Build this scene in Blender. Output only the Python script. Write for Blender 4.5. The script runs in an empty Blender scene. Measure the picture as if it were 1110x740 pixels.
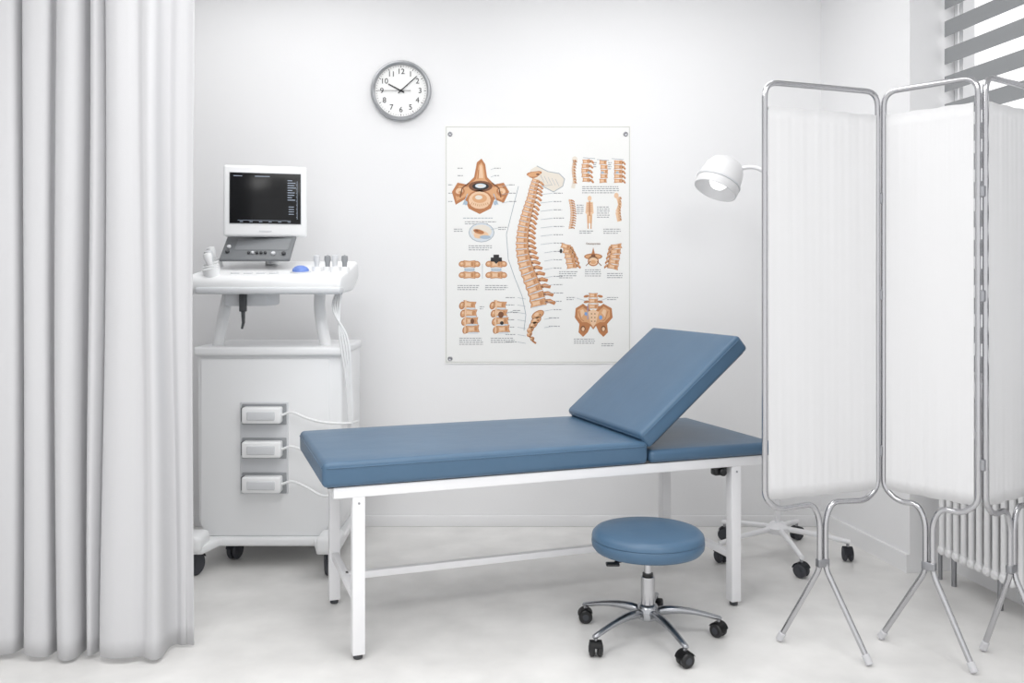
import bpy, bmesh, math, random
from mathutils import Vector, Matrix, Euler
random.seed(4)
S = bpy.context.scene
S.view_settings.view_transform = 'Standard'
S.view_settings.look = 'None'
S.view_settings.exposure = 0.0
COL = S.collection

# ------------------------------------------------------------------ materials
def lin(c):
    return tuple((v/255/12.92) if v/255 <= 0.04045 else ((v/255+0.055)/1.055)**2.4 for v in c)
def mat(name, rgb, rough=0.5, metal=0.0, bump=0.0, bscale=60, var=0.0, vscale=4, coat=0.0, emit=0.0, spec=0.5, detail=3):
    m = bpy.data.materials.new(name); m.use_nodes = True
    nt = m.node_tree; b = nt.nodes['Principled BSDF']
    c = lin(rgb)
    b.inputs['Base Color'].default_value = (*c, 1)
    b.inputs['Roughness'].default_value = rough
    b.inputs['Metallic'].default_value = metal
    b.inputs['Coat Weight'].default_value = coat
    b.inputs['Specular IOR Level'].default_value = spec
    if emit:
        b.inputs['Emission Color'].default_value = (*c, 1)
        b.inputs['Emission Strength'].default_value = emit
    tc = nt.nodes.new('ShaderNodeTexCoord')
    if var:
        n = nt.nodes.new('ShaderNodeTexNoise'); n.inputs['Scale'].default_value = vscale
        n.inputs['Detail'].default_value = detail+3
        r = nt.nodes.new('ShaderNodeValToRGB')
        r.color_ramp.elements[0].position = 0.3; r.color_ramp.elements[1].position = 0.7
        r.color_ramp.elements[0].color = (*[max(0, v*(1-var)) for v in c], 1)
        r.color_ramp.elements[1].color = (*[min(1, v*(1+var)) for v in c], 1)
        nt.links.new(tc.outputs['Object'], n.inputs['Vector'])
        nt.links.new(n.outputs['Fac'], r.inputs['Fac'])
        nt.links.new(r.outputs['Color'], b.inputs['Base Color'])
    if bump:
        n2 = nt.nodes.new('ShaderNodeTexNoise'); n2.inputs['Scale'].default_value = bscale
        n2.inputs['Detail'].default_value = detail
        bp = nt.nodes.new('ShaderNodeBump'); bp.inputs['Strength'].default_value = bump
        bp.inputs['Distance'].default_value = 0.01
        nt.links.new(tc.outputs['Object'], n2.inputs['Vector'])
        nt.links.new(n2.outputs['Fac'], bp.inputs['Height'])
        nt.links.new(bp.outputs['Normal'], b.inputs['Normal'])
    return m
M = {}
M['wall'] = mat('wall_paint', (239,239,240), 0.85, bump=0.04, bscale=120)
M['ceil'] = mat('ceiling_paint', (242,242,242), 0.9)
M['floor'] = mat('polished_concrete', (226,225,223), 0.36, bump=0.03, bscale=25, var=0.085, vscale=4.5, detail=9)
M['trim'] = mat('trim_paint', (239,239,240), 0.5)
M['vinyl'] = mat('blue_vinyl', (74,104,131), 0.38, bump=0.16, bscale=9, var=0.03, vscale=8)
M['whitemetal'] = mat('white_powder_coat', (240,240,242), 0.35)
M['chrome'] = mat('chrome', (190,190,193), 0.16, 1.0)
M['steel'] = mat('brushed_steel', (160,161,165), 0.3, 1.0)
M['alu'] = mat('cast_aluminium', (168,170,174), 0.25, 1.0)
M['black'] = mat('black_plastic', (28,28,30), 0.4)
M['rubber'] = mat('grey_rubber', (60,62,68), 0.6)
M['tip'] = mat('light_rubber_tip', (205,205,208), 0.6)
M['plastic'] = mat('white_plastic', (240,241,242), 0.35)
M['plastic2'] = mat('pale_grey_plastic', (212,214,217), 0.4)
M['panel'] = mat('grey_panel', (112,115,118), 0.45)
M['recess'] = mat('recess_grey', (150,153,156), 0.5)
M['inset'] = mat('panel_inset_grey', (128,131,134), 0.5)
M['dkgrey'] = mat('dark_grey', (65,67,70), 0.5)
M['screen'] = mat('screen_glass', (8,9,12), 0.2, spec=0.3)
M['screentxt'] = mat('screen_text', (150,160,175), 0.5, emit=0.3)
M['blue'] = mat('trackball_blue', (110,140,212), 0.3)
M['poster'] = mat('poster_paper', (238,238,236), 0.45, var=0.012, vscale=3)
M['clockrim'] = mat('clock_rim', (165,167,170), 0.35, 0.5)
M['face'] = mat('clock_face', (242,242,241), 0.5)
M['ink'] = mat('ink', (40,41,45), 0.6)
M['heat'] = mat('radiator_enamel', (238,238,239), 0.4)
M['blind'] = mat('blind_grey_fabric', (148,150,152), 0.8)
def cloth(name, rgb, tr, bump=0.06, bs=300):
    m = mat(name, rgb, 0.9, bump=bump, bscale=bs)
    nt = m.node_tree; b = nt.nodes['Principled BSDF']; o = nt.nodes['Material Output']
    t = nt.nodes.new('ShaderNodeBsdfTranslucent'); t.inputs['Color'].default_value = (*lin(rgb), 1)
    mx = nt.nodes.new('ShaderNodeMixShader'); mx.inputs[0].default_value = tr
    nt.links.new(b.outputs[0], mx.inputs[1]); nt.links.new(t.outputs[0], mx.inputs[2])
    nt.links.new(mx.outputs[0], o.inputs['Surface'])
    return m
M['curtain'] = cloth('curtain_fabric', (218,218,220), 0.15)
M['screencloth'] = cloth('screen_fabric', (236,236,237), 0.22)

# ------------------------------------------------------------------ helpers
def empty(name, loc=(0,0,0), rz=0):
    e = bpy.data.objects.new(name, None); COL.objects.link(e)
    e.location = loc; e.rotation_euler = (0,0,rz); e.empty_display_size = 0.1
    return e
def obj(name, bm, m, parent=None, smooth=True, angle=40):
    bmesh.ops.recalc_face_normals(bm, faces=bm.faces)
    me = bpy.data.meshes.new(name); bm.to_mesh(me); bm.free()
    if smooth:
        for p in me.polygons: p.use_smooth = True
        try: me.set_sharp_from_angle(angle=math.radians(angle))
        except Exception: pass
    ob = bpy.data.objects.new(name, me); COL.objects.link(ob)
    if m is not None: me.materials.append(m)
    if parent: ob.parent = parent
    return ob
def box(name, lo, hi, m, parent=None, bevel=0.0, seg=3, rot=None, pivot=None):
    bm = bmesh.new(); bmesh.ops.create_cube(bm, size=1)
    c = [(a+b)/2 for a,b in zip(lo,hi)]; s = [abs(b-a) for a,b in zip(lo,hi)]
    for v in bm.verts: v.co = Vector((v.co.x*s[0]+c[0], v.co.y*s[1]+c[1], v.co.z*s[2]+c[2]))
    if bevel: bmesh.ops.bevel(bm, geom=bm.edges[:], offset=bevel, segments=seg, profile=0.5, affect='EDGES')
    if rot:
        p = Vector(pivot if pivot else c)
        bmesh.ops.rotate(bm, verts=bm.verts, cent=p, matrix=Euler(rot).to_matrix())
    return obj(name, bm, m, parent)
def lathe(name, prof, m, parent=None, seg=48, mtx=None, cap=True):
    bm = bmesh.new(); rings = []
    for r,z in prof:
        if r < 1e-6: rings.append([bm.verts.new((0,0,z))])
        else: rings.append([bm.verts.new((r*math.cos(2*math.pi*i/seg), r*math.sin(2*math.pi*i/seg), z)) for i in range(seg)])
    for a,b in zip(rings, rings[1:]):
        for i in range(seg):
            j = (i+1) % seg
            if len(a)==1 and len(b)==1: continue
            if len(a)==1: bm.faces.new((a[0], b[i], b[j]))
            elif len(b)==1: bm.faces.new((a[i], a[j], b[0]))
            else: bm.faces.new((a[i], a[j], b[j], b[i]))
    if cap:
        for r in (rings[0], rings[-1]):
            if len(r) > 1: bm.faces.new(r)
    if mtx: bm.transform(mtx)
    return obj(name, bm, m, parent)
def aim(p, d):
    d = Vector(d).normalized()
    return Matrix.Translation(Vector(p)) @ Vector((0,0,1)).rotation_difference(d).to_matrix().to_4x4()
def cyl(name, a, b, r, m, parent=None, seg=24, bev=0.0, r2=None):
    a = Vector(a); b = Vector(b); L = (b-a).length; r2 = r if r2 is None else r2
    e = min(bev, L/3, r*0.9)
    prof = [(r-e,0),(r,e),(r2,L-e),(r2-e,L)] if e else [(r,0),(r2,L)]
    return lathe(name, prof, m, parent, seg, aim(a, b-a))
def fillet(pts, rad, n=7):
    pts = [Vector(p) for p in pts]; out = [pts[0]]
    for i in range(1, len(pts)-1):
        p = pts[i]; r = rad[i] if isinstance(rad,(list,tuple)) else rad
        a = pts[i-1]-p; b = pts[i+1]-p
        ra = min(r, a.length*0.49); rb = min(r, b.length*0.49)
        A = p + a.normalized()*ra; B = p + b.normalized()*rb
        for k in range(n+1):
            t = k/n
            out.append(A*(1-t)**2 + p*2*t*(1-t) + B*t*t)
    out.append(pts[-1]); return out
def smoothcurve(pts, n=8):
    P = [Vector(p) for p in pts]; P = [P[0]*2-P[1]] + P + [P[-1]*2-P[-2]]; out = []
    for i in range(1, len(P)-2):
        for k in range(n):
            t = k/n
            out.append(0.5*((2*P[i]) + (P[i+1]-P[i-1])*t + (2*P[i-1]-5*P[i]+4*P[i+1]-P[i+2])*t*t + (3*P[i]-P[i-1]-3*P[i+1]+P[i+2])*t**3))
    out.append(P[-2]); return out
def tube(name, pts, r, m, parent=None, seg=14, r_end=None):
    pts = [Vector(p) for p in pts]
    q = [pts[0]]
    for p in pts[1:]:
        if (p-q[-1]).length > 1e-5: q.append(p)
    pts = q; bm = bmesh.new(); rings = []; n = len(pts)
    t0 = (pts[1]-pts[0]).normalized()
    up = Vector((0,0,1)) if abs(t0.z) < 0.9 else Vector((1,0,0))
    u = t0.cross(up).normalized(); prev = t0
    for i,p in enumerate(pts):
        t = (pts[min(i+1,n-1)]-pts[max(i-1,0)]).normalized()
        u = prev.rotation_difference(t) @ u; u = (u - t*u.dot(t)).normalized(); prev = t
        v = t.cross(u)
        rr = r if r_end is None else r + (r_end-r)*i/(n-1)
        rings.append([bm.verts.new(p + (u*math.cos(2*math.pi*k/seg)+v*math.sin(2*math.pi*k/seg))*rr) for k in range(seg)])
    for a,b in zip(rings, rings[1:]):
        for i in range(seg): bm.faces.new((a[i], a[(i+1)%seg], b[(i+1)%seg], b[i]))
    bm.faces.new(rings[0]); bm.faces.new(rings[-1])
    return obj(name, bm, m, parent)
def prism(name, poly, lo, hi, axis, m, parent=None, bevel=0, seg=3):
    """extrude 2D polygon. axis 'x': poly=(y,z); axis 'y': poly=(x,z); axis 'z': poly=(x,y)"""
    bm = bmesh.new()
    f = {'x': lambda p,t:(t,p[0],p[1]), 'y': lambda p,t:(p[0],t,p[1]), 'z': lambda p,t:(p[0],p[1],t)}[axis]
    A = [bm.verts.new(f(p,lo)) for p in poly]; B = [bm.verts.new(f(p,hi)) for p in poly]
    bm.faces.new(A); bm.faces.new(B[::-1])
    n = len(poly)
    for i in range(n): bm.faces.new((A[i], A[(i+1)%n], B[(i+1)%n], B[i]))
    bmesh.ops.recalc_face_normals(bm, faces=bm.faces)
    if bevel: bmesh.ops.bevel(bm, geom=bm.edges[:], offset=bevel, segments=seg, profile=0.5, affect='EDGES')
    return obj(name, bm, m, parent)
def text(name, s, size, m, parent, loc, rot):
    cu = bpy.data.curves.new(name, 'FONT'); cu.body = s; cu.size = size
    cu.align_x = 'CENTER'; cu.align_y = 'CENTER'; cu.extrude = 0.0004
    t = bpy.data.objects.new(name+'_tmp', cu); COL.objects.link(t)
    bpy.context.view_layer.update()
    me = bpy.data.meshes.new_from_object(t.evaluated_get(bpy.context.evaluated_depsgraph_get()))
    bpy.data.objects.remove(t)
    ob = bpy.data.objects.new(name, me); COL.objects.link(ob); me.materials.clear(); me.materials.append(m)
    ob.parent = parent; ob.location = loc; ob.rotation_euler = rot
    return ob
def caster(prefix, x, y, parent, r=0.03, w=0.018, ang=0.0, m=None, top=None, stem=True):
    m = m or M['black']
    d = Vector((math.cos(ang), math.sin(ang), 0)); s = Vector((-d.y, d.x, 0)); c = Vector((x, y, r))
    for k,sgn in enumerate((-1,1)):
        a = c + s*sgn*(w*0.18); b = c + s*sgn*w
        cyl(f'{prefix}_wheel_{k+1}', a, b, r, m, parent, 28, bev=r*0.2)
        cyl(f'{prefix}_wheel_cap_{k+1}', b - s*sgn*0.001, b + s*sgn*0.002, r*0.45, M['rubber'], parent, 20)
    bm = bmesh.new(); n = 14; R = r*1.12
    A=[];B=[]
    for i in range(n+1):
        t = math.radians(20 + 150*i/n)
        p = c + d*(R*math.cos(t)) + Vector((0,0,R*math.sin(t)))
        A.append(bm.verts.new(p - s*w*0.9)); B.append(bm.verts.new(p + s*w*0.9))
    for i in range(n): bm.faces.new((A[i],A[i+1],B[i+1],B[i]))
    bmesh.ops.solidify(bm, geom=bm.faces[:], thickness=0.003)
    obj(f'{prefix}_hood', bm, m, parent)
    if stem:
        cyl(f'{prefix}_stem', (x,y,2*r-0.002), (x,y,top if top else 2*r+0.03), 0.007, M['steel'], parent, 16)

# ------------------------------------------------------------------ room
H = 3.1; YB = 4.89; XL = -2.7; YF = -1.2
C0 = Vector((1.706, YB, 0)); w_ = Vector((0.1704,-0.9854,0)); o_ = Vector((0.9854,0.1704,0))
def R(s,o,z): 
    v = C0 + w_*s + o_*o; return (v.x, v.y, z)
def rbox(name, s0,s1,o0,o1,z0,z1,m,parent=None):
    bm = bmesh.new()
    vs = [bm.verts.new(R(s,o,z)) for z in (z0,z1) for s,o in ((s0,o0),(s1,o0),(s1,o1),(s0,o1))]
    for f in ((0,1,2,3),(4,5,6,7),(0,1,5,4),(1,2,6,5),(2,3,7,6),(3,0,4,7)): bm.faces.new([vs[i] for i in f])
    return obj(name, bm, m, parent, smooth=False)
def multi(name, parts, m):
    bm = bmesh.new()
    for s0,s1,o0,o1,z0,z1 in parts:
        vs = [bm.verts.new(R(s,o,z)) for z in (z0,z1) for s,o in ((s0,o0),(s1,o0),(s1,o1),(s0,o1))]
        for f in ((0,1,2,3),(4,5,6,7),(0,1,5,4),(1,2,6,5),(2,3,7,6),(3,0,4,7)): bm.faces.new([vs[i] for i in f])
    return obj(name, bm, m, None, smooth=False)
box('floor', (XL-0.12,YF,-0.1), (3.2,YB+0.12,0), M['floor'])
box('ceiling', (XL-0.12,YF,H), (3.2,YB+0.12,H+0.1), M['ceil'])
box('wall_back', (XL-0.12,YB,0), (1.95,YB+0.12,H), M['wall'])
box('wall_left', (XL-0.12,YF,0), (XL,YB,H), M['wall'])
SA, SB = 0.80, 2.9
multi('wall_right', [(0,SA,0,0.32,0,H), (SB,6.0,0,0.32,0,H), (SA,SB,0.21,0.32,0,0.9), (SA,SB,0.21,0.32,2.8,H)], M['wall'])
rbox('trim_1', SA+0.001,SB-0.001, 0.0, 0.209, 2.86, H-0.001, M['trim'])
box('baseboard_back', (XL+0.001,YB-0.010,0.0), (1.69,YB-0.0005,0.06), M['trim'], bevel=0.003)
rbox('baseboard_right', 0.015,SA, -0.016,-0.0005, 0,0.085, M['trim'])
win = empty('window_1')
rbox('sill', SA+0.002,SB-0.002, 0.03,0.209, 0.86,0.899, M['trim'], win)
for i,(a,b,c,d) in enumerate([(SA+0.002,SA+0.06,0.9,2.8),(SB-0.06,SB-0.002,0.9,2.8),(SA+0.06,SB-0.06,0.9,0.96),(SA+0.06,SB-0.06,2.74,2.8),(1.80,1.86,0.96,2.74)]):
    rbox(f'frame_{i+1}', a,b, 0.23,0.29, c,d, M['trim'], win)
bl = empty('window_blind')
z = 0.95; k = 0
while z < 2.72:
    rbox(f'slat_{k+1}', SA+0.012, SB-0.012, 0.170,0.173, z, z+0.072, M['blind'], bl); z += 0.128; k += 1
rbox('headrail', SA+0.006, SB-0.006, 0.15,0.20, 2.79,2.85, M['trim'], bl)
for k2,s in enumerate((SA+0.1, 1.85, SB-0.1)):
    rbox(f'ladder_tape_{k2+1}', s,s+0.004, 0.174,0.176, 0.95,2.79, M['trim'], bl)
rad = empty('radiator')
n = 22; s0 = SA+0.17
for i in range(n):
    s = s0 + i*0.048
    for j,o in enumerate((0.045,0.125)):
        cyl(f'column_{i+1}_{j+1}', R(s,o,0.155), R(s,o,0.70), 0.0135, M['heat'], rad, 12)
    for j,zz in enumerate((0.155,0.70)):
        a = Vector(R(s,0.045,zz)); b = Vector(R(s,0.125,zz))
        cyl(f'rib_{i+1}_{j+1}', a-(b-a)*0.2, b+(b-a)*0.2, 0.021, M['heat'], rad, 14, bev=0.008)
for j,zz in enumerate((0.155,0.70)):
    cyl(f'header_{j+1}', R(s0-0.03,0.085,zz), R(s0+(n-1)*0.048+0.03,0.085,zz), 0.02, M['heat'], rad, 16)
for j,i in enumerate((0,6,12,18)):
    cyl(f'foot_{j+1}', R(s0+0.024+i*0.048,0.085,0.0), R(s0+0.024+i*0.048,0.085,0.15), 0.011, M['steel'], rad, 14)
tube('pipe', fillet([R(s0-0.02,0.085,0.155), R(s0-0.07,0.085,0.155), R(s0-0.07,0.085,0.0)],0.03), 0.009, M['steel'], rad)

# ------------------------------------------------------------------ curtain
def curtain():
    cur = empty('curtain', (0,0,0))
    # cross-section path (x, y) in metres: broad soft slabs with sharp returns
    path = [(-2.52,3.22),(-2.46,3.14),(-2.40,3.22),(-2.33,3.29),(-2.27,3.17),(-2.20,3.12),(-2.14,3.22),(-2.08,3.28),(-2.01,3.16),(-1.95,3.12),
            (-1.885,3.15),(-1.83,3.155),(-1.785,3.165),(-1.772,3.22),(-1.762,3.235),(-1.745,3.17),(-1.705,3.145),(-1.66,3.155),(-1.652,3.20),(-1.642,3.21),
            (-1.625,3.16),(-1.59,3.135),(-1.560,3.155),(-1.552,3.22),(-1.542,3.25),(-1.525,3.19),(-1.500,3.165),(-1.480,3.19),(-1.472,3.205),
            (-1.445,3.15),(-1.40,3.125),(-1.355,3.13),(-1.325,3.145),(-1.30,3.13),(-1.275,3.125),(-1.262,3.15),(-1.266,3.22),(-1.25,3.255),(-1.22,3.25),(-1.19,3.255),(-1.163,3.25)]
    P = smoothcurve([(a,b,0) for a,b in path], 7)
    bm = bmesh.new(); rows = []; nz = 44; ztop = 3.02; zbot = 0.018
    for j in range(nz+1):
        t = j/nz; z = zbot + (ztop-zbot)*t; row = []
        for i,p in enumerate(P):
            amp = 0.80 + 0.30*(1-t)
            yy = 3.2 + (p.y-3.2)*amp + 0.005*math.sin(z*2.3+p.x*9)
            xx = p.x + 0.009*math.sin(z*1.7+p.x*14)*(1 if p.x<-1.2 else 0.3) + (1-t)*0.008*math.sin(p.x*23)
            row.append(bm.verts.new((xx, yy, z + (0.006*math.sin(p.x*17) if j==0 else 0))))
        rows.append(row)
    for a,b in zip(rows, rows[1:]):
        for i in range(len(a)-1): bm.faces.new((a[i],a[i+1],b[i+1],b[i]))
    o = obj('fabric', bm, M['curtain'], cur, angle=180)
    md = o.modifiers.new('thickness','SOLIDIFY'); md.thickness = 0.002
    cyl('rail', (-2.68,3.2,3.045), (-1.10,3.2,3.045), 0.014, M['steel'], cur)
    for k,x in enumerate((-2.6,-1.9,-1.15)): cyl(f'rail_hanger_{k+1}', (x,3.2,3.05),(x,3.2,3.1),0.008,M['steel'],cur)
curtain()

# ------------------------------------------------------------------ examination table
tb = empty('examination_table', (-0.5525,3.176,0), math.radians(19.6))
LX, WY = 1.57, 0.58
h = 0.0225
for i,(x,y) in enumerate(((0,0),(LX,0),(0,WY),(LX,WY))):
    box(f'leg_{i+1}', (x-h,y-h,0.018),(x+h,y+h,0.60), M['whitemetal'], tb, bevel=0.003)
    cyl(f'leveler_{i+1}', (x,y,0.0),(x,y,0.02), 0.017, M['dkgrey'], tb, 20, bev=0.003)
for i,y in enumerate((0,WY)):
    box(f'long_rail_{i+1}', (-0.09,y-h-0.002,0.582),(1.72,y+h+0.002,0.621), M['whitemetal'], tb, bevel=0.003)
for i,x in enumerate((-0.07,0.6,1.13,1.70)):
    box(f'cross_rail_{i+1}', (x-0.02,0,0.585),(x+0.02,WY,0.619), M['whitemetal'], tb, bevel=0.003)
for i,x in enumerate((0,LX)):
    box(f'end_stretcher_{i+1}', (x-0.014,0,0.19),(x+0.014,WY,0.218), M['whitemetal'], tb, bevel=0.003)
box('long_stretcher', (0,WY/2-0.014,0.19),(LX,WY/2+0.014,0.218), M['whitemetal'], tb, bevel=0.003)
for i,(x,z) in enumerate(((0,0.56),(LX,0.56))):
    cyl(f'bolt_{i+1}', (x,-h-0.003,z),(x,-h+0.004,z),0.004,M['steel'],tb,12)
def pad(name, lo, hi, parent, puff=0.006, rad=0.02):
    bm = bmesh.new()
    bmesh.ops.create_cube(bm, size=1)
    c=[(a+b)/2 for a,b in zip(lo,hi)]; s=[b-a for a,b in zip(lo,hi)]
    for v in bm.verts: v.co = Vector((v.co.x*s[0]+c[0], v.co.y*s[1]+c[1], v.co.z*s[2]+c[2]))
    bmesh.ops.bevel(bm, geom=bm.edges[:], offset=rad, segments=5, profile=0.5, affect='EDGES')
    for ax,cnt in ((0,16),(1,8)):
        for k in range(1,cnt):
            p = [0,0,0]; nn=[0,0,0]; nn[ax]=1; p[ax]=lo[ax]+rad+(s[ax]-2*rad)*k/cnt
            g = bm.verts[:]+bm.edges[:]+bm.faces[:]
            bmesh.ops.bisect_plane(bm, geom=g, plane_co=p, plane_no=nn)
    for v in bm.verts:
        u = min(1,max(0,(v.co.x-lo[0])/s[0])); w = min(1,max(0,(v.co.y-lo[1])/s[1]))
        if v.co.z > c[2]:
            v.co.z += puff*(max(0,math.sin(math.pi*u))**0.5)*(max(0,math.sin(math.pi*w))**0.5)
    return obj(name, bm, M['vinyl'], parent, angle=60)
def seamloop(name, lo, hi, z, parent, r=0.0035):
    c = 0.018
    pts = [(lo[0]+c,lo[1],z),(hi[0]-c,lo[1],z),(hi[0],lo[1]+c,z),(hi[0],hi[1]-c,z),(hi[0]-c,hi[1],z),(lo[0]+c,hi[1],z),(lo[0],hi[1]-c,z),(lo[0],lo[1]+c,z),(lo[0]+c,lo[1],z)]
    return tube(name, pts, r, M['vinyl'], parent, 8)
B0, B1 = -0.04, 0.69
box('deck_board', (-0.11,B0+0.02,0.619),(1.735,B1-0.02,0.632), M['dkgrey'], tb)
pad('main_cushion', (-0.131,B0,0.624),(1.150,B1,0.714), tb, 0.006, 0.020)
seamloop('main_cushion_piping', (-0.1305,B0+0.0005,0),(1.1495,B1-0.0005,0), 0.694, tb, 0.003)
pad('head_base_cushion', (1.158,B0,0.624),(1.758,B1,0.675), tb, 0.002, 0.02)
br = empty('backrest_pivot', (1.155,0,0.682)); br.parent = tb; br.rotation_euler = (0, -math.radians(40), 0)
pad('backrest_cushion', (0.0,B0,0.0),(0.605,B1,0.078), br, 0.006, 0.018)
seamloop('backrest_piping', (0.0005,B0+0.0005,0),(0.6045,B1-0.0005,0), 0.060, br, 0.0028)
box('backrest_board', (0.03,B0+0.03,-0.010),(0.585,B1-0.03,0.003), M['dkgrey'], br)
tube('backrest_strut', [(1.30,0.33,0.67),(1.33,0.33,0.825)], 0.012, M['dkgrey'], tb)
box('ratchet_housing', (1.475,-0.01,0.545),(1.535,0.03,0.583), M['black'], tb, bevel=0.008)
cyl('ratchet_knob', (1.505,-0.03,0.562),(1.505,0.0,0.562), 0.016, M['black'], tb, bev=0.004)

# ------------------------------------------------------------------ stool
st = empty('rolling_stool', (0.515,3.36,0))
rs = 0.213
prof = [(0,0.332),(rs-0.03,0.332),(rs-0.012,0.337),(rs-0.002,0.350),(rs,0.365),(rs-0.001,0.376),(rs-0.004,0.380),(rs-0.001,0.384),(rs-0.004,0.396),(rs-0.014,0.406),(rs-0.035,0.411),(0.1,0.414),(0,0.415)]
lathe('seat', prof, M['vinyl'], st, 72, cap=False)
lathe('seat_plate', [(0,0.322),(0.09,0.322),(0.09,0.334),(0,0.334)], M['black'], st, 32, cap=False)
cyl('lift_outer', (0,0,0.075),(0,0,0.235), 0.026, M['chrome'], st, bev=0.003)
cyl('lift_inner', (0,0,0.22),(0,0,0.325), 0.014, M['chrome'], st)
cyl('lift_collar', (0,0,0.235),(0,0,0.245), 0.020, M['black'], st)
lathe('hub', [(0.028,0.07),(0.042,0.078),(0.044,0.105),(0.036,0.125),(0.027,0.13),(0,0.13)], M['alu'], st, 32)
tube('height_lever', [(0,0,0.316),(-0.06,-0.03,0.312),(-0.13,-0.055,0.302)], 0.006, M['black'], st)
box('height_lever_paddle', (-0.165,-0.075,0.292),(-0.115,-0.045,0.303), M['black'], st, bevel=0.004)
for i in range(5):
    a = math.radians(-142+72*i); d = Vector((math.cos(a), math.sin(a), 0)); s = Vector((-d.y,d.x,0))
    bm = bmesh.new(); rings=[]
    for t,zc,hw,hh in ((0.03,0.100,0.021,0.020),(0.09,0.107,0.018,0.016),(0.16,0.100,0.015,0.012),(0.22,0.086,0.013,0.010),(0.262,0.074,0.014,0.010),(0.285,0.070,0.011,0.007)):
        c = d*t + Vector((0,0,zc))
        rings.append([bm.verts.new(c + s*hw*math.cos(q)+Vector((0,0,hh*math.sin(q)))) for q in [2*math.pi*k/12 for k in range(12)]])
    for A,B in zip(rings, rings[1:]):
        for k in range(12): bm.faces.new((A[k],A[(k+1)%12],B[(k+1)%12],B[k]))
    bm.faces.new(rings[0]); bm.faces.new(rings[-1])
    o = obj(f'base_arm_{i+1}', bm, M['alu'], st); md = o.modifiers.new('s','SUBSURF'); md.levels = 1; md.render_levels = 1
    p = d*0.27
    caster(f'caster_{i+1}', p.x, p.y, st, 0.027, 0.024, a+0.9+i*0.7, top=0.075)

# ------------------------------------------------------------------ folding privacy screen
sc = empty('folding_privacy_screen')
def panel(k, A, B, t1, t2, tr=0.0103):
    A = Vector((*A,0)); B = Vector((*B,0)); C = (A+B)/2; u = (B-A).normalized()
    Z = lambda v,z: Vector((v.x, v.y, z))
    ZT, ZB, ZJ = 2.055, 0.535, 0.30
    c1 = C - u*0.0125; c2 = C + u*0.0125
    T1 = Vector((*t1,0.012)); T2 = Vector((*t2,0.012))
    def side(S_, c, T, sg):
        return [T, Z(c, ZJ+0.01), Z(c, ZB-0.045), Z(c - u*sg*0.03, ZB+0.012), Z(S_ + u*sg*0.055, ZB+0.004), Z(S_, ZB+0.05)]
    L = side(A, c1, T1, 1); Rr = side(B, c2, T2, -1)
    pts = L + [Z(A,ZT), Z(B,ZT)] + Rr[::-1]
    rad = [0,0.03,0.035,0.03,0.035,0.03,0.055,0.055,0.03,0.035,0.03,0.035,0.03,0]
    tube(f'panel_{k}_frame', fillet(pts, rad), tr, M['chrome'], sc, 16)
    for i,(c,T) in enumerate(((c1,T1),(c2,T2))):
        top = Z(c,ZJ); d = (T-top).normalized()
        cyl(f'panel_{k}_foot_cap_{i+1}', T - d*0.03, T + d*0.006, 0.0135, M['tip'], sc, 18, bev=0.003)
    box(f'panel_{k}_leg_clamp', (C.x-0.024,C.y-0.011,0.315),(C.x+0.024,C.y+0.011,0.345), M['steel'], sc, bevel=0.004, rot=(0,0,math.atan2(u.y,u.x)))
    for j,zz in enumerate((1.962,0.590)):
        cyl(f'panel_{k}_cloth_rod_{j+1}', Z(A,zz), Z(B,zz), 0.004, M['chrome'], sc, 12)
    W = (B-A).length; m_ = 0.011; nx = 110; nz = 30; bm = bmesh.new(); rows=[]
    nrm = Vector((u.y,-u.x,0))
    if nrm.y > 0: nrm = -nrm
    for j in range(nz+1):
        zt = j/nz; z = 0.578 + (1.968-0.578)*zt; row=[]
        gather = 0.40 + 1.2*abs(zt-0.5)**1.5*2
        for i in range(nx+1):
            s = m_ + (W-2*m_)*i/nx
            rip = (0.00045*math.sin(s*85+k*2+0.6*math.sin(z*3)) + 0.00035*math.sin(s*190+z*1.5))*gather + 0.0009*math.sin(s*27+z*3)
            row.append(bm.verts.new(Z(A + u*s + nrm*(0.006+rip), z + (0.0015*math.sin(s*60) if j in (0,nz) else 0))))
        rows.append(row)
    for a,b in zip(rows, rows[1:]):
        for i in range(nx): bm.faces.new((a[i],a[i+1],b[i+1],b[i]))
    o = obj(f'panel_{k}_cloth', bm, M['screencloth'], sc, angle=180)
    md = o.modifiers.new('t','SOLIDIFY'); md.thickness = 0.0015
panel(1, (0.893,3.13), (1.362,3.30), (1.004,3.323), (1.253,3.108))
panel(2, (1.386,3.302), (1.605,3.05), (1.392,3.34), (1.588,3.045))
panel(3, (1.628,3.045), (1.925,3.25), (1.722,3.235), (1.86,3.03))
for i,(x,y,zz) in enumerate([(1.374,3.305,z) for z in (0.72,1.30,1.66)]+[(1.6165,3.045,z) for z in (0.72,1.30,1.66)]):
    cyl(f'hinge_{i+1}', (x,y,zz-0.02),(x,y,zz+0.02),0.0125,M['steel'],sc,16,bev=0.003)

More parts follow.
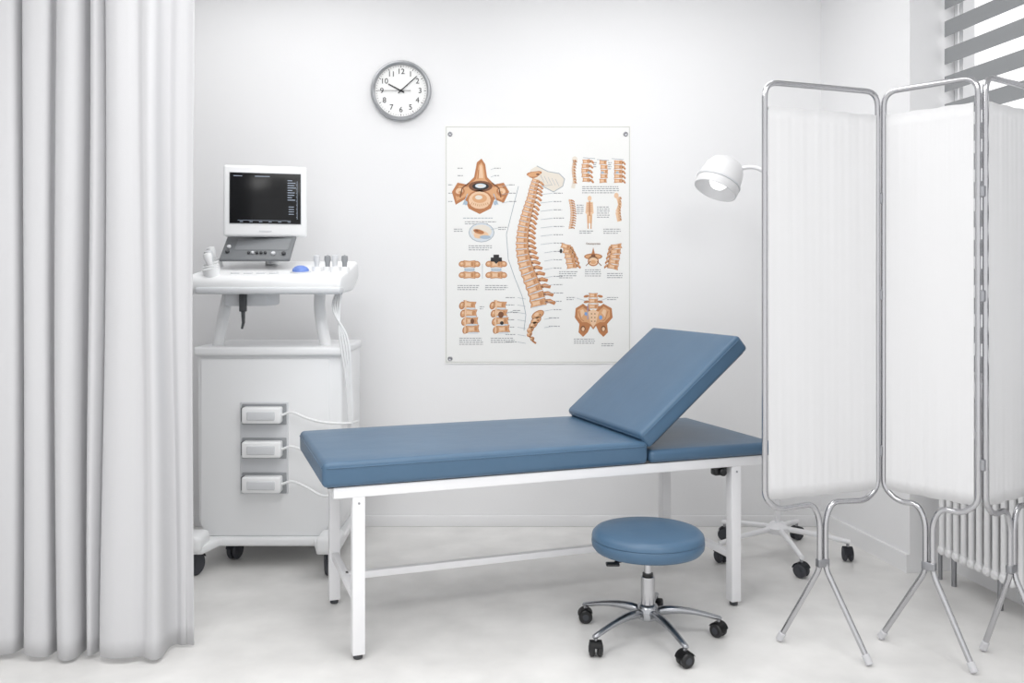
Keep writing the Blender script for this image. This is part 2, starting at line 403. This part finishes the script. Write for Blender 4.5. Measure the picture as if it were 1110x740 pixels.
# ------------------------------------------------------------------ examination lamp
lp = empty('examination_lamp', (1.31,4.37,0))
for i in range(5):
    a = math.radians(-90+72*i+2); d = Vector((math.cos(a), math.sin(a), 0))
    tube(f'base_arm_{i+1}', [d*0.02+Vector((0,0,0.135)), d*0.2+Vector((0,0,0.115)), d*0.335+Vector((0,0,0.092))], 0.014, M['whitemetal'], lp, r_end=0.011)
    p = d*0.325
    caster(f'caster_{i+1}', p.x, p.y, lp, 0.033, 0.024, a+0.7+i, m=M['rubber'], top=0.095)
lathe('hub', [(0,0.11),(0.05,0.112),(0.055,0.14),(0.03,0.165),(0,0.165)], M['whitemetal'], lp, 32, cap=False)
cyl('pole', (0,0,0.15),(0,0,1.45), 0.013, M['whitemetal'], lp)
tube('gooseneck', smoothcurve([(0,0,1.44),(0.01,0,1.62),(0.0,0,1.76),(-0.04,0,1.86),(-0.09,0,1.905),(-0.14,0.01,1.915),(-0.19,0.02,1.905)]), 0.010, M['whitemetal'], lp)
ax = Vector((0.42,0.22,0.88)).normalized()     # from opening to back of the shade
mt = aim((-0.315,-0.03,1.795), ax)
hp = [(0.106,0.0),(0.109,0.012),(0.107,0.045),(0.104,0.085),(0.096,0.125),(0.076,0.158),(0.047,0.175),(0.0,0.181)]
hi_ = [(0,0.174),(0.043,0.168),(0.070,0.152),(0.090,0.120),(0.098,0.083),(0.101,0.043),(0.103,0.012),(0.102,0.0)]
M['lampshade'] = mat('lamp_shade_enamel', (222,222,223), 0.3)
lathe('shade', hi_+hp, M['lampshade'], lp, 56, mt, cap=False)
lathe('shade_ring', [(0.105,0.040),(0.111,0.042),(0.111,0.050),(0.104,0.052)], M['plastic2'], lp, 56, mt, cap=False)
lathe('bulb', [(0,0.015),(0.03,0.02),(0.045,0.04),(0.04,0.07),(0.02,0.1),(0.02,0.17)], mat('bulb_glass',(250,250,250),0.2,emit=1.2), lp, 32, mt)
cyl('shade_joint', (-0.24,0.0,1.875),(-0.175,0.018,1.908), 0.019, M['plastic2'], lp, 20, bev=0.004)

# ------------------------------------------------------------------ wall clock
ck = empty('wall_clock', (-0.611, YB, 2.399))
rc = 0.166
mt = Matrix.Rotation(math.radians(90), 4, 'X')
lathe('rim', [(rc-0.02,0.001),(rc-0.003,0.001),(rc,0.006),(rc,0.026),(rc-0.005,0.036),(rc-0.013,0.038),(rc-0.021,0.032),(rc-0.023,0.018)], M['clockrim'], ck, 96, mt, cap=False)
lathe('face', [(0,0.001),(rc-0.019,0.001),(rc-0.019,0.016),(0,0.016)], M['face'], ck, 96, mt, cap=False)
bm = bmesh.new()
for i in range(60):
    a = math.radians(6*i); L = 0.011 if i%5==0 else 0.006; wd = 0.0016 if i%5==0 else 0.0008
    d = Vector((math.sin(a),0,math.cos(a))); s = Vector((math.cos(a),0,-math.sin(a))); ro = rc-0.028
    q = [d*ro+s*wd, d*ro-s*wd, d*(ro-L)-s*wd, d*(ro-L)+s*wd]
    bm.faces.new([bm.verts.new(v+Vector((0,-0.0168,0))) for v in q])
obj('minute_marks', bm, M['ink'], ck, smooth=False)
for i in range(1,13):
    a = math.radians(30*i); r_ = 0.105
    text(f'numeral_{i}', str(i), 0.042, M['ink'], ck, (r_*math.sin(a), -0.0172, r_*math.cos(a)), (math.radians(90),0,0))
def hand(name, ang, L, back, w0, w1, y, m):
    a = math.radians(ang); d = Vector((math.sin(a),0,math.cos(a))); s = Vector((math.cos(a),0,-math.sin(a)))
    bm = bmesh.new(); q = [d*-back+s*w0, d*-back-s*w0, d*L-s*w1, d*L+s*w1]
    A = [bm.verts.new(v+Vector((0,-y,0))) for v in q]; B = [bm.verts.new(v+Vector((0,-y-0.001,0))) for v in q]
    bm.faces.new(A); bm.faces.new(B)
    for i in range(4): bm.faces.new((A[i],A[(i+1)%4],B[(i+1)%4],B[i]))
    obj(name, bm, m, ck, smooth=False)
hand('hour_hand', 298, 0.078, 0.02, 0.0040, 0.0030, 0.019, M['ink'])
hand('minute_hand', 48, 0.118, 0.02, 0.0032, 0.0022, 0.021, M['ink'])
hand('second_hand', 270, 0.125, 0.055, 0.0013, 0.0011, 0.023, M['ink'])
cyl('hand_cap', (0,-0.016,0),(0,-0.026,0), 0.006, M['ink'], ck, 20)

# ------------------------------------------------------------------ anatomy poster (units: 1 = 5.094 mm, origin = its top-left corner)
PU = 1/196.3
po = empty('spine_anatomy_wall_poster', (-0.372, YB, 2.211))
PW, PH = 202, 258
box('sheet', (0,-0.004,-PH*PU),(PW*PU,0.0,0), M['poster'], po)
cols = {'tan':(216,164,120),'lt':(232,196,162),'br':(184,122,78),'dk':(122,78,52),'blue':(168,186,202),'pale':(214,220,226),'txt':(142,142,146),'line':(165,172,180),'black':(38,36,38),'bone':(228,220,208),'edge':(190,191,184),'sky':(120,160,210)}
pm = {k: mat('print_'+k, v, 0.6) for k,v in cols.items()}
polys = {k: [] for k in cols}
def PL(c, pts, lay): polys[c].append(([(u*PU, -0.004-0.0002*lay, -v*PU) for u,v in pts]))
def ell(c, u, v, a, b, lay, rot=0, n=16, wob=0):
    r = math.radians(rot); pts=[]
    for i in range(n):
        t = 2*math.pi*i/n; k = 1+wob*math.sin(3*t+u)
        x, y = a*k*math.cos(t), b*k*math.sin(t)
        pts.append((u+x*math.cos(r)-y*math.sin(r), v+x*math.sin(r)+y*math.cos(r)))
    PL(c, pts, lay)
def rct(c, u0, v0, u1, v1, lay): PL(c, [(u0,v0),(u1,v0),(u1,v1),(u0,v1)], lay)
def stroke(c, pts, w, lay):
    for (a,b),(d,e) in zip(pts, pts[1:]):
        L = math.hypot(d-a, e-b) or 1; nx, ny = -(e-b)/L*w/2, (d-a)/L*w/2
        PL(c, [(a+nx,b+ny),(d+nx,e+ny),(d-nx,e-ny),(a-nx,b-ny)], lay)
def rot(u,v,r): r=math.radians(r); return u*math.cos(r)-v*math.sin(r), u*math.sin(r)+v*math.cos(r)
def vert(u, v, w, h, r, lay=2, spin=0, side=1):
    """lateral vertebra: waisted body, facet, spinous process, hatched shading"""
    def T(L): return [(u+rot(x,y,r)[0], v+rot(x,y,r)[1]) for x,y in L]
    body = [(-w/2,-h/2),(0,-h*0.40),(w/2,-h/2),(w*0.42,0),(w/2,h/2),(0,h*0.40),(-w/2,h/2),(-w*0.42,0)]
    PL('br', T([(x*1.1,y*1.15) for x,y in body]), lay); PL('tan', T(body), lay+1)
    PL('lt', T([(x*0.5-w*0.12,y*0.6) for x,y in body]), lay+2)
    stroke('br', T([(w*0.22,-h*0.3),(w*0.20,h*0.3)]), max(0.5,w*0.07), lay+3)
    stroke('br', T([(w*0.33,-h*0.3),(w*0.30,h*0.3)]), max(0.4,w*0.05), lay+3)
    if spin:
        s = side
        PL('br', T([(s*w*0.4,-h*0.35),(s*(w*0.5+spin*0.5),-h*0.25),(s*(w*0.5+spin),h*0.45),(s*(w*0.5+spin*0.8),h*0.85),(s*(w*0.5+spin*0.3),h*0.35),(s*w*0.4,h*0.35)]), lay)
        PL('tan', T([(s*w*0.45,-h*0.2),(s*(w*0.5+spin*0.5),-h*0.1),(s*(w*0.5+spin*0.9),h*0.45),(s*(w*0.5+spin*0.3),h*0.15),(s*w*0.45,h*0.2)]), lay+1)
        PL('dk', T([(s*w*0.50,-h*0.1),(s*(w*0.5+spin*0.22),-h*0.05),(s*(w*0.5+spin*0.2),h*0.25),(s*w*0.5,h*0.2)]), lay+2)
def lines(u, v, w, n, lay=1, step=2.2, c='txt'):
    for i in range(n):
        x = u; e = u + w*(0.7+0.3*random.random() if i==n-1 else 0.92+0.08*random.random())
        while x < e:
            l = 1.5+2.5*random.random(); rct(c, x, v+i*step, min(x+l,e), v+i*step+0.8, lay); x += l+0.7
def leader(u0,v0,u1,v1): stroke('line', [(u0,v0),(u1,v1)], 0.4, 9)
for a in ((1.5,1.5,200.5,2.1),(1.5,255.9,200.5,256.5),(1.5,1.5,2.1,256.5),(199.9,1.5,200.5,256.5)): rct('edge', *a, 1)
# central spine
path = smoothcurve([(99,58,0),(96,68,0),(94,78,0),(89,95,0),(85,113,0),(84,132,0),(87,150,0),(93,167,0),(99,183,0),(102,196,0)], 12)
n = 24; Ls=[0]
for a,b in zip(path,path[1:]): Ls.append(Ls[-1]+(b-a).length)
def at(s):
    for i in range(len(path)-1):
        if Ls[i+1] >= s: 
            t=(s-Ls[i])/(Ls[i+1]-Ls[i]); p=path[i].lerp(path[i+1],t); d=(path[i+1]-path[i]).normalized(); return p,d
    return path[-1], (path[-1]-path[-2]).normalized()
tot = Ls[-1]; s = 0; wts = [0.62+0.6*i/(n-1) for i in range(n)]; sm = sum(wts)
for i in range(n):
    hh = tot*wts[i]/sm; p,d = at(s+hh/2); s += hh
    r = math.degrees(math.atan2(d.y,d.x))-90
    w = 7.5+9*(i/(n-1))
    vert(p.x, p.y, w, hh*0.86, r, 3, spin=7+4*(i/(n-1)), side=1)
    PL('pale', [(p.x+rot(x,y,r)[0], p.y+rot(x,y,r)[1]) for x,y in ((-w*.45,hh*.42),(w*.40,hh*.42),(w*.40,hh*.54),(-w*.45,hh*.54))], 6)
for k,(a,b) in enumerate(((101,205),(99,211),(96,216),(93,221),(92,226),(95,231))):
    ell('br', a, b, 7.5-k, 4.2-k*0.4, 3, -30-k*5); ell('tan', a, b, 6.5-k*0.9, 3.2-k*0.4, 4, -30-k*5)
    ell('lt', a-1.5, b-0.5, 2.6-k*0.35, 1.6-k*0.15, 5, -30-k*5); ell('dk', a+2.5-k*.3, b, 0.9, 0.7, 6)
stroke('br', [(92,228),(95,233),(99,236)], 2, 3)
stroke('line', [(80,66),(74,90),(67,118),(69,145),(76,165),(84,185),(88,205),(86,222)], 0.7, 1)
ell('br', 97, 53, 8, 3.5, 3, -10, wob=0.15); ell('tan', 97, 53, 7, 2.6, 4, -10); ell('dk', 101, 53, 2, 1, 5)
PL('bone', [(92,54),(93,48),(100,44),(112,50),(124,52),(130,58),(128,66),(118,72),(106,66),(98,60)], 2)
stroke('line', [(100,44),(112,50),(124,52),(130,58),(128,66),(118,72),(106,66)], 0.8, 3)
for q in range(5): stroke('line', [(104+q*4,54+q),(108+q*4,62+q)], 0.4, 3)
for v in range(64,225,9):
    lines(118 if v<200 else 113, v, 12, 1); leader(104 if v<130 else 108,v+2,117,v+0.4)
for v in range(190,240,8): lines(66, v-4, 12, 1); leader(79,v-3.6,88,v-2)
# vertebra seen from above (top-left)
PL('br', [(8,72),(14,62),(24,64),(32,56),(35,40),(40,36),(44,42),(46,56),(54,64),(64,62),(70,72),(64,84),(54,80),(50,90),(38,96),(26,90),(22,80),(12,86)], 2)
PL('tan', [(11,72),(16,65),(25,67),(34,58),(37,43),(40,40),(42,44),(44,58),(53,67),(62,65),(67,73),(62,81),(53,77),(46,82),(38,84),(30,82),(23,77),(13,82)], 3)
PL('lt', [(38,44),(40,42),(41,46),(42,57),(37,57)], 4); stroke('br', [(37,48),(36,58)], 1, 5)
ell('dk', 39, 66, 13, 6, 4); ell('black', 39, 66, 9, 4, 5); ell('pale', 39, 65.5, 6, 2.5, 6); ell('bone', 39, 65.5, 3, 1.2, 7)
ell('br', 38, 81, 14, 11, 4); ell('lt', 38, 81, 12, 9.5, 5); ell('tan', 38, 79, 8, 5, 6); ell('bone', 37, 78, 4, 2.4, 7)
for q in range(9): stroke('br', [(38+(q-4)*2.4, 88-abs(q-4)*0.6),(38+(q-4)*2.0, 85.5-abs(q-4)*0.5)], 0.5, 7)
for q in (-1,1):
    ell('br', 39+q*23, 72, 6, 5, 4, 20*q); ell('lt', 39+q*23, 71, 4.2, 3.2, 5, 20*q); ell('tan', 39+q*22, 72.5, 2, 1.5, 6); stroke('dk', [(39+q*12,62),(39+q*20,68),(39+q*22,78)], 1.2, 6)
    ell('blue', 39+q*16, 84, 2, 2.4, 5); stroke('br', [(39+q*10,60),(39+q*18,66)], 0.6, 6); stroke('blue',[(39+q*14,74),(39+q*19,86)],0.8,7)
for i,v in enumerate((48,56,66,75,84)): lines(4 if i>1 else 14, v-2, 6, 1); lines(70 if i>1 else 54, v-2, 8, 1); leader(62-(0 if i>1 else 12),v,70-(0 if i>1 else 16),v-1.5)
lines(20, 100, 40, 1, c='line'); lines(22, 104, 34, 2)
# disc
ell('line', 40, 116, 14, 10.5, 2); ell('pale', 40, 116, 13.2, 9.8, 3); ell('bone', 40, 115, 11, 7.5, 4); ell('lt', 39, 118, 8, 4.5, 5, wob=0.1); ell('br', 37, 115, 6, 2.4, 6, 15); ell('blue', 44, 121, 6, 2, 6); ell('dk', 35, 114, 2, .8, 7, 15)
lines(26, 130, 26, 3); lines(58, 110, 10, 2); leader(50,113,58,111); lines(10,112,10,2)
# two-vertebra figures
for cu in (27, 56):
    for cv in (150, 162):
        vert(cu, cv, 12, 7, 0, 3, spin=0)
        for q in (-1,1):
            ell('br', cu+q*8, cv, 3.8, 3.2, 2, 20*q); ell('tan', cu+q*8, cv, 2.9, 2.3, 3, 20*q); ell('lt', cu+q*8.4, cv-.5, 1.4, 1.1, 4)
    rct('blue', cu-5.5, 154.5, cu+5.5, 157.5, 7); rct('pale', cu-4.5, 155.2, cu+4.5, 155.9, 8)
rct('black', 50, 143, 62, 147.5, 7); rct('black', 53, 140, 59, 143, 7); PL('black', [(56,150),(52,146),(60,146)], 8)
lines(14, 173, 24, 3); lines(44, 173, 26, 3); stroke('line', [(41,150),(41,166)], 0.5, 1)
# lower lumbar pair
for cu,cv in ((27,207),(60,207)):
    for k in range(4):
        vert(cu+k*1.2, cv-13+k*8.8, 13, 7, 8-4*k, 3, spin=0)
        ell('br', cu-8+k*1.2, cv-12+k*8.8, 3.2, 4.4, 2, 20); ell('tan', cu-8+k*1.2, cv-12+k*8.8, 2, 3.2, 3, 20); ell('lt', cu-8.4+k*1.2, cv-13+k*8.8, 1, 1.5, 4)
        rct('pale', cu-5+k*1.2, cv-9.6+k*8.8, cu+6+k*1.2, cv-8.0+k*8.8, 7)
    stroke('lt', [(cu-4,cv-18),(cu-5,cv+18)], 1.6, 8)
ell('dk', 30, 212, 2, 3, 9); ell('dk', 61, 205, 3, 3.5, 9); ell('black', 62, 214, 2, 2, 9)
lines(16, 230, 26, 4); lines(50, 230, 26, 3); lines(38,196,5,2); lines(74,200,8,2); leader(66,204,74,201)
# top right row
def mini(u, v, Lg, w, curve, n=6, spin=3, side=1):
    for k in range(n):
        t = (k+0.5)/n; vert(u+curve*math.sin(math.pi*t), v-Lg/2+Lg*t, w, Lg/n*0.8, curve*2*math.cos(math.pi*t), 3, spin=spin, side=side)
ell('bone',141,37,3,3.5,2); stroke('bone', [(141,38),(139,48),(141,58),(139,68)], 4, 2); mini(141,50,26,2.5,-1.5,8,1.5)
mini(154,49,25,7.5,-2,5,5); mini(171,50,25,7.5,2,5,-0.1); mini(188,50,25,8.5,0,5,4)
for q,v in ((155,36),(170,38),(186,37)): stroke('line', [(q-5,v-1),(q+8,v)], 0.6, 2); ell('blue', q+1, 51, 1.6, 1.2, 9)
lines(149, 66, 42, 4); lines(177, 40, 4, 4); lines(161,40,4,3)
# middle right row
mini(136,96,32,3.5,2.2,12,3)
for u in (157,):
    ell('lt',u,79,2.2,2.8,3); PL('lt', [(u-3.5,83),(u+3.5,83),(u+4.5,95),(u+3,96),(u+2.5,106),(u-2.5,106),(u-3,96),(u-4.5,95)], 3); stroke('br',[(u,82),(u,98)],1.2,4)
    for k in range(5): stroke('br',[(u-3,85+k*2),(u+3,85+k*2)],0.5,5)
    stroke('tan',[(u-1.8,97),(u-1.6,112)],1.2,4); stroke('tan',[(u+1.8,97),(u+1.6,112)],1.2,4)
stroke('lt', [(188,78),(190,86),(187,94),(189,104)], 4, 2); mini(190,90,26,2.2,-1.2,8,1)
ell('lt',186,76,2.5,3,3)
lines(143,86,8,5); lines(165,88,14,6); lines(146,114,16,2); lines(172,112,20,3)
# lower-right row of three
for k in range(5):
    vert(132+k*1.6-abs(k-2)*0.4, 131+k*5.3, 10, 4.8, 14-5*k, 3, spin=5, side=1)
    vert(186-k*0.9, 131+k*5.5, 11, 4.8, -8+5*k, 3, spin=4, side=-1)
ell('black', 126,136,1.4,2.4,8)
ell('br',161,142,10,3.4,2); ell('tan',161,142,8.5,2.4,3); ell('br',161,147,6,5.5,3); ell('lt',161,147,4.9,4.3,4); ell('tan',161,148,3,2.2,5); PL('br',[(159,140),(161,132),(163,140)],3); ell('dk',161,141,2.4,1.6,5)
stroke('dk',[(153,152),(158,147)],0.8,6); stroke('dk',[(170,152),(165,147)],0.8,6)
lines(124,158,20,4); lines(152,156,18,4); lines(176,160,18,3)
# pelvis
PL('br', [(142,198),(150,193),(155,197),(161,203),(167,197),(172,193),(181,198),(182,208),(176,215),(177,224),(172,229),(167,224),(164,217),(161,221),(158,217),(155,224),(150,229),(145,224),(146,215),(141,208)], 2)
PL('tan', [(144,200),(150,196),(154,200),(161,206),(168,200),(172,196),(179,200),(179,207),(173,213),(168,213),(161,217),(154,213),(149,213),(144,207)], 3)
PL('lt', [(155,202),(161,199),(167,202),(164,214),(161,219),(158,214)], 4)
for q in (-1,1):
    PL('lt', [(161+q*14,200),(161+q*11,199),(161+q*9,203),(161+q*13,208)], 4)
    stroke('br', [(161+q*16,201),(161+q*13,210),(161+q*10,212)], 0.7, 5)
    for k in range(3): ell('dk', 161+q*1.8, 204+k*4, 0.7, 0.6, 6)
for k in range(3): vert(161, 184+k*6, 9+k, 4.6, 0, 4, spin=0)
for q in (-1,1):
    ell('dk', 161+q*11, 220, 2.6, 3.2, 5); ell('lt', 161+q*11, 220.5, 1.6, 2.2, 6)
    for k in range(3): ell('br', 161+q*7.5, 185+k*6, 3, 1.4, 3, 10*q)
ell('sky', 169, 208, 1.8, 2.4, 6); ell('sky', 153, 204, 1.5, 2, 6); stroke('sky',[(155,194),(155,210)],0.6,6)
lines(140,231,24,3); lines(170,236,14,2); lines(132,186,10,2); lines(176,186,12,2); leader(168,190,176,187); leader(143,187,153,190)
for k in cols:
    if not polys[k]: continue
    bm = bmesh.new()
    for p in polys[k]: bm.faces.new([bm.verts.new(q) for q in p])
    me = bpy.data.meshes.new('print_'+k); bm.to_mesh(me); bm.free(); me.materials.append(pm[k])
    o = bpy.data.objects.new('print_'+k, me); COL.objects.link(o); o.parent = po
text('heading', 'Osteoporosis', 0.0145, pm['dk'], po, (161*PU,-0.0052,-128*PU), (math.radians(90),0,0))
for i,(u,v) in enumerate(((6,9.5),(196,9.5),(6,252.5),(196,252.5))):
    lathe(f'grommet_{i+1}', [(0.0,0.0),(0.013,0.0),(0.013,0.003),(0.009,0.005),(0.006,0.003),(0,0.003)], M['steel'], po, 28, Matrix.Translation((u*PU,-0.004,-v*PU)) @ mt, cap=False)

# ------------------------------------------------------------------ ultrasound machine
us = empty('ultrasound_machine', (-1.15,4.2,0))
P = M['plastic']
prism('cabinet', [(-.345,1.01),(.345,1.01),(.342,.22),(.305,.12),(-.305,.12),(-.338,.22)], 0.0,0.5,'y', P, us, 0.015)
prism('front_panel', [(-.325,.985),(.285,.985),(.285,.20),(.255,.145),(-.29,.145),(-.325,.20)], -0.008,0.02,'y', P, us, 0.006)
box('cabinet_top', (-.352,-0.03,1.000),(.352,0.51,1.042), P, us, bevel=0.012)
prism('base_plate', [(-.36,-.17),(-.26,-.17),(-.22,-.04),(.22,-.04),(.26,-.17),(.36,-.17),(.34,.46),(-.34,.46)], 0.105,0.145,'z', P, us, 0.01)
for i,x in enumerate((-.315,.315)):
    box(f'bumper_{i+1}', (x-.055,-.20,.115),(x+.055,-.05,.195), P, us, bevel=0.025, seg=4)
    caster(f'front_caster_{i+1}', x, -0.12, us, 0.052, 0.026, 1.9 if i else 1.2, m=M['rubber'], top=0.12)
for i,x in enumerate((-.20,.22)):
    caster(f'rear_caster_{i+1}', x, 0.12 if i==0 else .3, us, 0.05, 0.024, 1.4, m=M['rubber'], top=0.12)
# connectors
box('connector_frame', (-.135,-0.014,.345),(.092,-.002,.780), M['plastic2'], us, bevel=0.004)
for i,zc in enumerate((.722,.562,.398)):
    box(f'connector_recess_{i+1}', (-.125,-0.02,zc-.048),(.084,-.010,zc+.050), M['recess'], us, bevel=0.003)
    box(f'connector_plug_{i+1}', (-.112,-0.075,zc-.036),(.070,-.018,zc+.040), P, us, bevel=0.010)
    box(f'connector_latch_{i+1}', (-.085,-0.082,zc-.018),(.045,-.072,zc+.022), M['plastic2'], us, bevel=0.004)
    box(f'connector_hinge_{i+1}', (-.124,-0.040,zc-.030),(-.114,-.018,zc+.034), M['dkgrey'], us, bevel=0.003)
    tube(f'connector_cable_{i+1}', smoothcurve([(.065,-.045,zc),(.12,-.05,zc+.015),(.19,-.06,zc-.01),(.27,-.06,zc-.03-.01*i),(.37,-.03,zc-.04),(.40,.1,zc-.05)]), 0.006, P, us, 10)
# columns
for i,xs in enumerate(((-.245,-.25,-.262,-.275),(.205,.212,.228,.25))):
    tube(f'column_{i+1}', smoothcurve([(xs[0],.16,1.30),(xs[1],.12,1.22),(xs[2],.10,1.13),(xs[3],.09,1.035)]), 0.028, P, us, 20)
# console
prism('console', [(-.11,1.290),(-.15,1.315),(-.15,1.355),(-.12,1.380),(.06,1.405),(.30,1.455),(.34,1.44),(.34,1.36),(.20,1.305)], -.345,.365,'x', P, us, 0.018, 4)
box('console_lip', (-.30,-.160,1.292),(.367,-.07,1.325), M['plastic2'], us, bevel=0.012)
box('console_underside', (-.20,-.06,1.235),(.01,.16,1.30), M['plastic2'], us, bevel=0.015)
box('probe_clip', (-.115,-.10,1.21),(-.085,-.07,1.30), M['dkgrey'], us, bevel=0.005)
tube('hanging_probe', [(-.10,-.085,1.225),(-.098,-.085,1.16),(-.105,-.085,1.13)], 0.010, M['dkgrey'], us, 12, r_end=0.005)
# control panel
box('control_panel', (-.255,.04,1.44),(.085,.22,1.455), M['panel'], us, bevel=0.006, rot=(math.radians(42),0,0), pivot=(0,.04,1.455))
cp = empty('control_cluster', (0,.04,1.455)); cp.parent = us; cp.rotation_euler = (math.radians(42),0,0)
for i,(x,y) in enumerate(((-.225,.09),(-.225,.055),(-.12,.045),(-.10,.045),(-.08,.045),(-.06,.045),(-.04,.045),(.0,.04),(.05,.04))):
    cyl(f'knob_{i+1}', (x,y,0.0),(x,y,0.012), 0.010 if i<2 or i>6 else 0.007, M['plastic2'] if i in (0,3,7) else M['dkgrey'], cp, 16, bev=0.002)
box('control_panel_inset', (-.195,.07,-.001),(.065,.155,.002), M['inset'], cp, bevel=0.001)
lathe('trackball_ring', [(0.0,0.0),(.05,0.0),(.048,.007),(.040,.009),(0,.009)], M['plastic2'], us, 32, Matrix.Translation((.155,-.03,1.390)) @ Matrix.Rotation(math.radians(8),4,'X'), cap=False)
lathe('trackball', [(.040,0),(.038,.014),(.028,.025),(.014,.031),(0,.032)], M['blue'], us, 32, Matrix.Translation((.155,-.03,1.394)), cap=False)
for i,(x,y) in enumerate(((-.14,-.07),(-.08,-.07),(-.02,-.07),(.04,-.07))):
    box(f'console_button_{i+1}', (x-.02,y-.012,1.384),(x+.02,y+.012,1.392), M['plastic2'], us, bevel=0.003)
# probe holders
for i,(x,y,z) in enumerate(((-.235,-.10,1.37),(-.262,-.02,1.385),(-.285,.06,1.40),(-.30,.14,1.42))):
    A_ = aim((x,y,z),(-.25,-.15,1))
    lathe(f'probe_holder_{i+1}', [(.022,-.045),(.034,-.035),(.036,.035),(.040,.042),(.030,.044),(.027,.0),(0,-.01)], P, us, 28, A_, cap=False)
    if i > 0: lathe(f'left_probe_{i+1}', [(.012,-.02),(.016,.06),(.021,.085),(.019,.1),(0,.104)], M['plastic2'] if i==2 else P, us, 24, A_, cap=False)
for i,(x,y) in enumerate(((.22,.02),(.265,.05),(.31,.0),(.345,.06))):
    lathe(f'right_probe_cup_{i+1}', [(.016,0),(.022,.005),(.022,.035),(.015,.036)], P, us, 24, Matrix.Translation((x,y,1.385)))
    lathe(f'right_probe_{i+1}', [(.010,0),(.012,.04),(.016,.055),(.015,.072),(0,.078)], M['recess'] if i%2 else M['plastic2'], us, 24, Matrix.Translation((x,y,1.40)))
    tube(f'probe_cable_{i+1}', smoothcurve([(.345-.012*i,.0+.03*i,1.32),(.335-.01*i,-.02,1.22),(.34+.012*i,-.03,1.08),(.365+.008*i,-.02,.9),(.375+.006*i,.0,.7),(.36+.005*i,.03,.58),(.35,.08,.54+.02*i)]), 0.0055, P, us, 10)
# monitor
mo = empty('monitor_tilt', (-.058,.14,1.745)); mo.parent = us; mo.rotation_euler = (math.radians(-3),0,math.radians(14))
box('monitor_body', (-.198,0,-.175),(.198,.05,.175), P, mo, bevel=0.014)
box('monitor_back', (-.12,.04,-.11),(.12,.10,.11), P, mo, bevel=0.02)
box('monitor_bezel_inset', (-.172,-.0025,-.117),(.172,.004,.140), M['plastic2'], mo, bevel=0.002)
box('monitor_screen', (-.168,-.004,-.113),(.168,.002,.136), M['screen'], mo, bevel=0.0015)
bm = bmesh.new()
def q(x0,z0,x1,z1): bm.faces.new([bm.verts.new(v) for v in ((x0,-.0046,z0),(x1,-.0046,z0),(x1,-.0046,z1),(x0,-.0046,z1))])
for i in range(9): q(.105,.10-i*.012,.105+.02+.02*random.random(),.1035-i*.012)
for i in range(4): q(.11,-.03-i*.012,.135,-.027-i*.012)
q(-.13,-.098,.12,-.0965); q(.150,-.09,.1515,.10); q(-.15,.118,-.11,.121); q(-.05,.118,0.02,.121)
for i in range(9): q(.146,-.08+i*.02,.150,-.0785+i*.02)
for i in range(6): q(-.12+i*.045,-.105,-.105+i*.045,-.1025)
obj('monitor_readout', bm, M['screentxt'], mo, smooth=False)
box('monitor_buttons', (-.03,-.003,-.152),(.03,.003,-.146), M['plastic2'], mo)
tube('monitor_neck', [(-.04,.20,1.43),(-.04,.22,1.55),(-.04,.20,1.68)], 0.035, P, us, 20)

# ------------------------------------------------------------------ lights
def fill_light(x, y, sx, sy, power):  # unseen panel added under the ceiling for soft fill, housing included
    e = empty('added_fill_panel', (x,y,H))
    box('added_housing', (-sx/2-0.02,-sy/2-0.02,-0.03),(sx/2+0.02,sy/2+0.02,0), M['trim'], e)
    ld = bpy.data.lights.new('added_fill_lamp','AREA'); ld.shape='RECTANGLE'; ld.size=sx; ld.size_y=sy; ld.energy=power; ld.color=(1,0.997,0.99)
    lo = bpy.data.objects.new('lamp', ld); COL.objects.link(lo); lo.parent = e; lo.location=(0,0,-0.035)
for x,y,p in ((-1.1,1.2,28),(1.1,1.2,28),(-0.3,2.6,18),(-1.3,4.0,11),(0.6,3.8,13)):  # added out of view; the rear ones brighten the back wall
    fill_light(x, y, 1.2, 1.0, p)
W = bpy.data.worlds.new('world'); S.world = W; W.use_nodes = True
W.node_tree.nodes['Background'].inputs[0].default_value = (0.99,0.993,1,1)
W.node_tree.nodes['Background'].inputs[1].default_value = 1.25

# ------------------------------------------------------------------ camera
cd = bpy.data.cameras.new('camera'); cam = bpy.data.objects.new('camera', cd); COL.objects.link(cam)
cam.location = (0,0,1.35); cam.rotation_euler = (math.radians(90),0,0)
cd.sensor_width = 36; cd.lens = 960/1110*36; cd.shift_y = -65/1110; cd.clip_start = 0.05
S.camera = cam
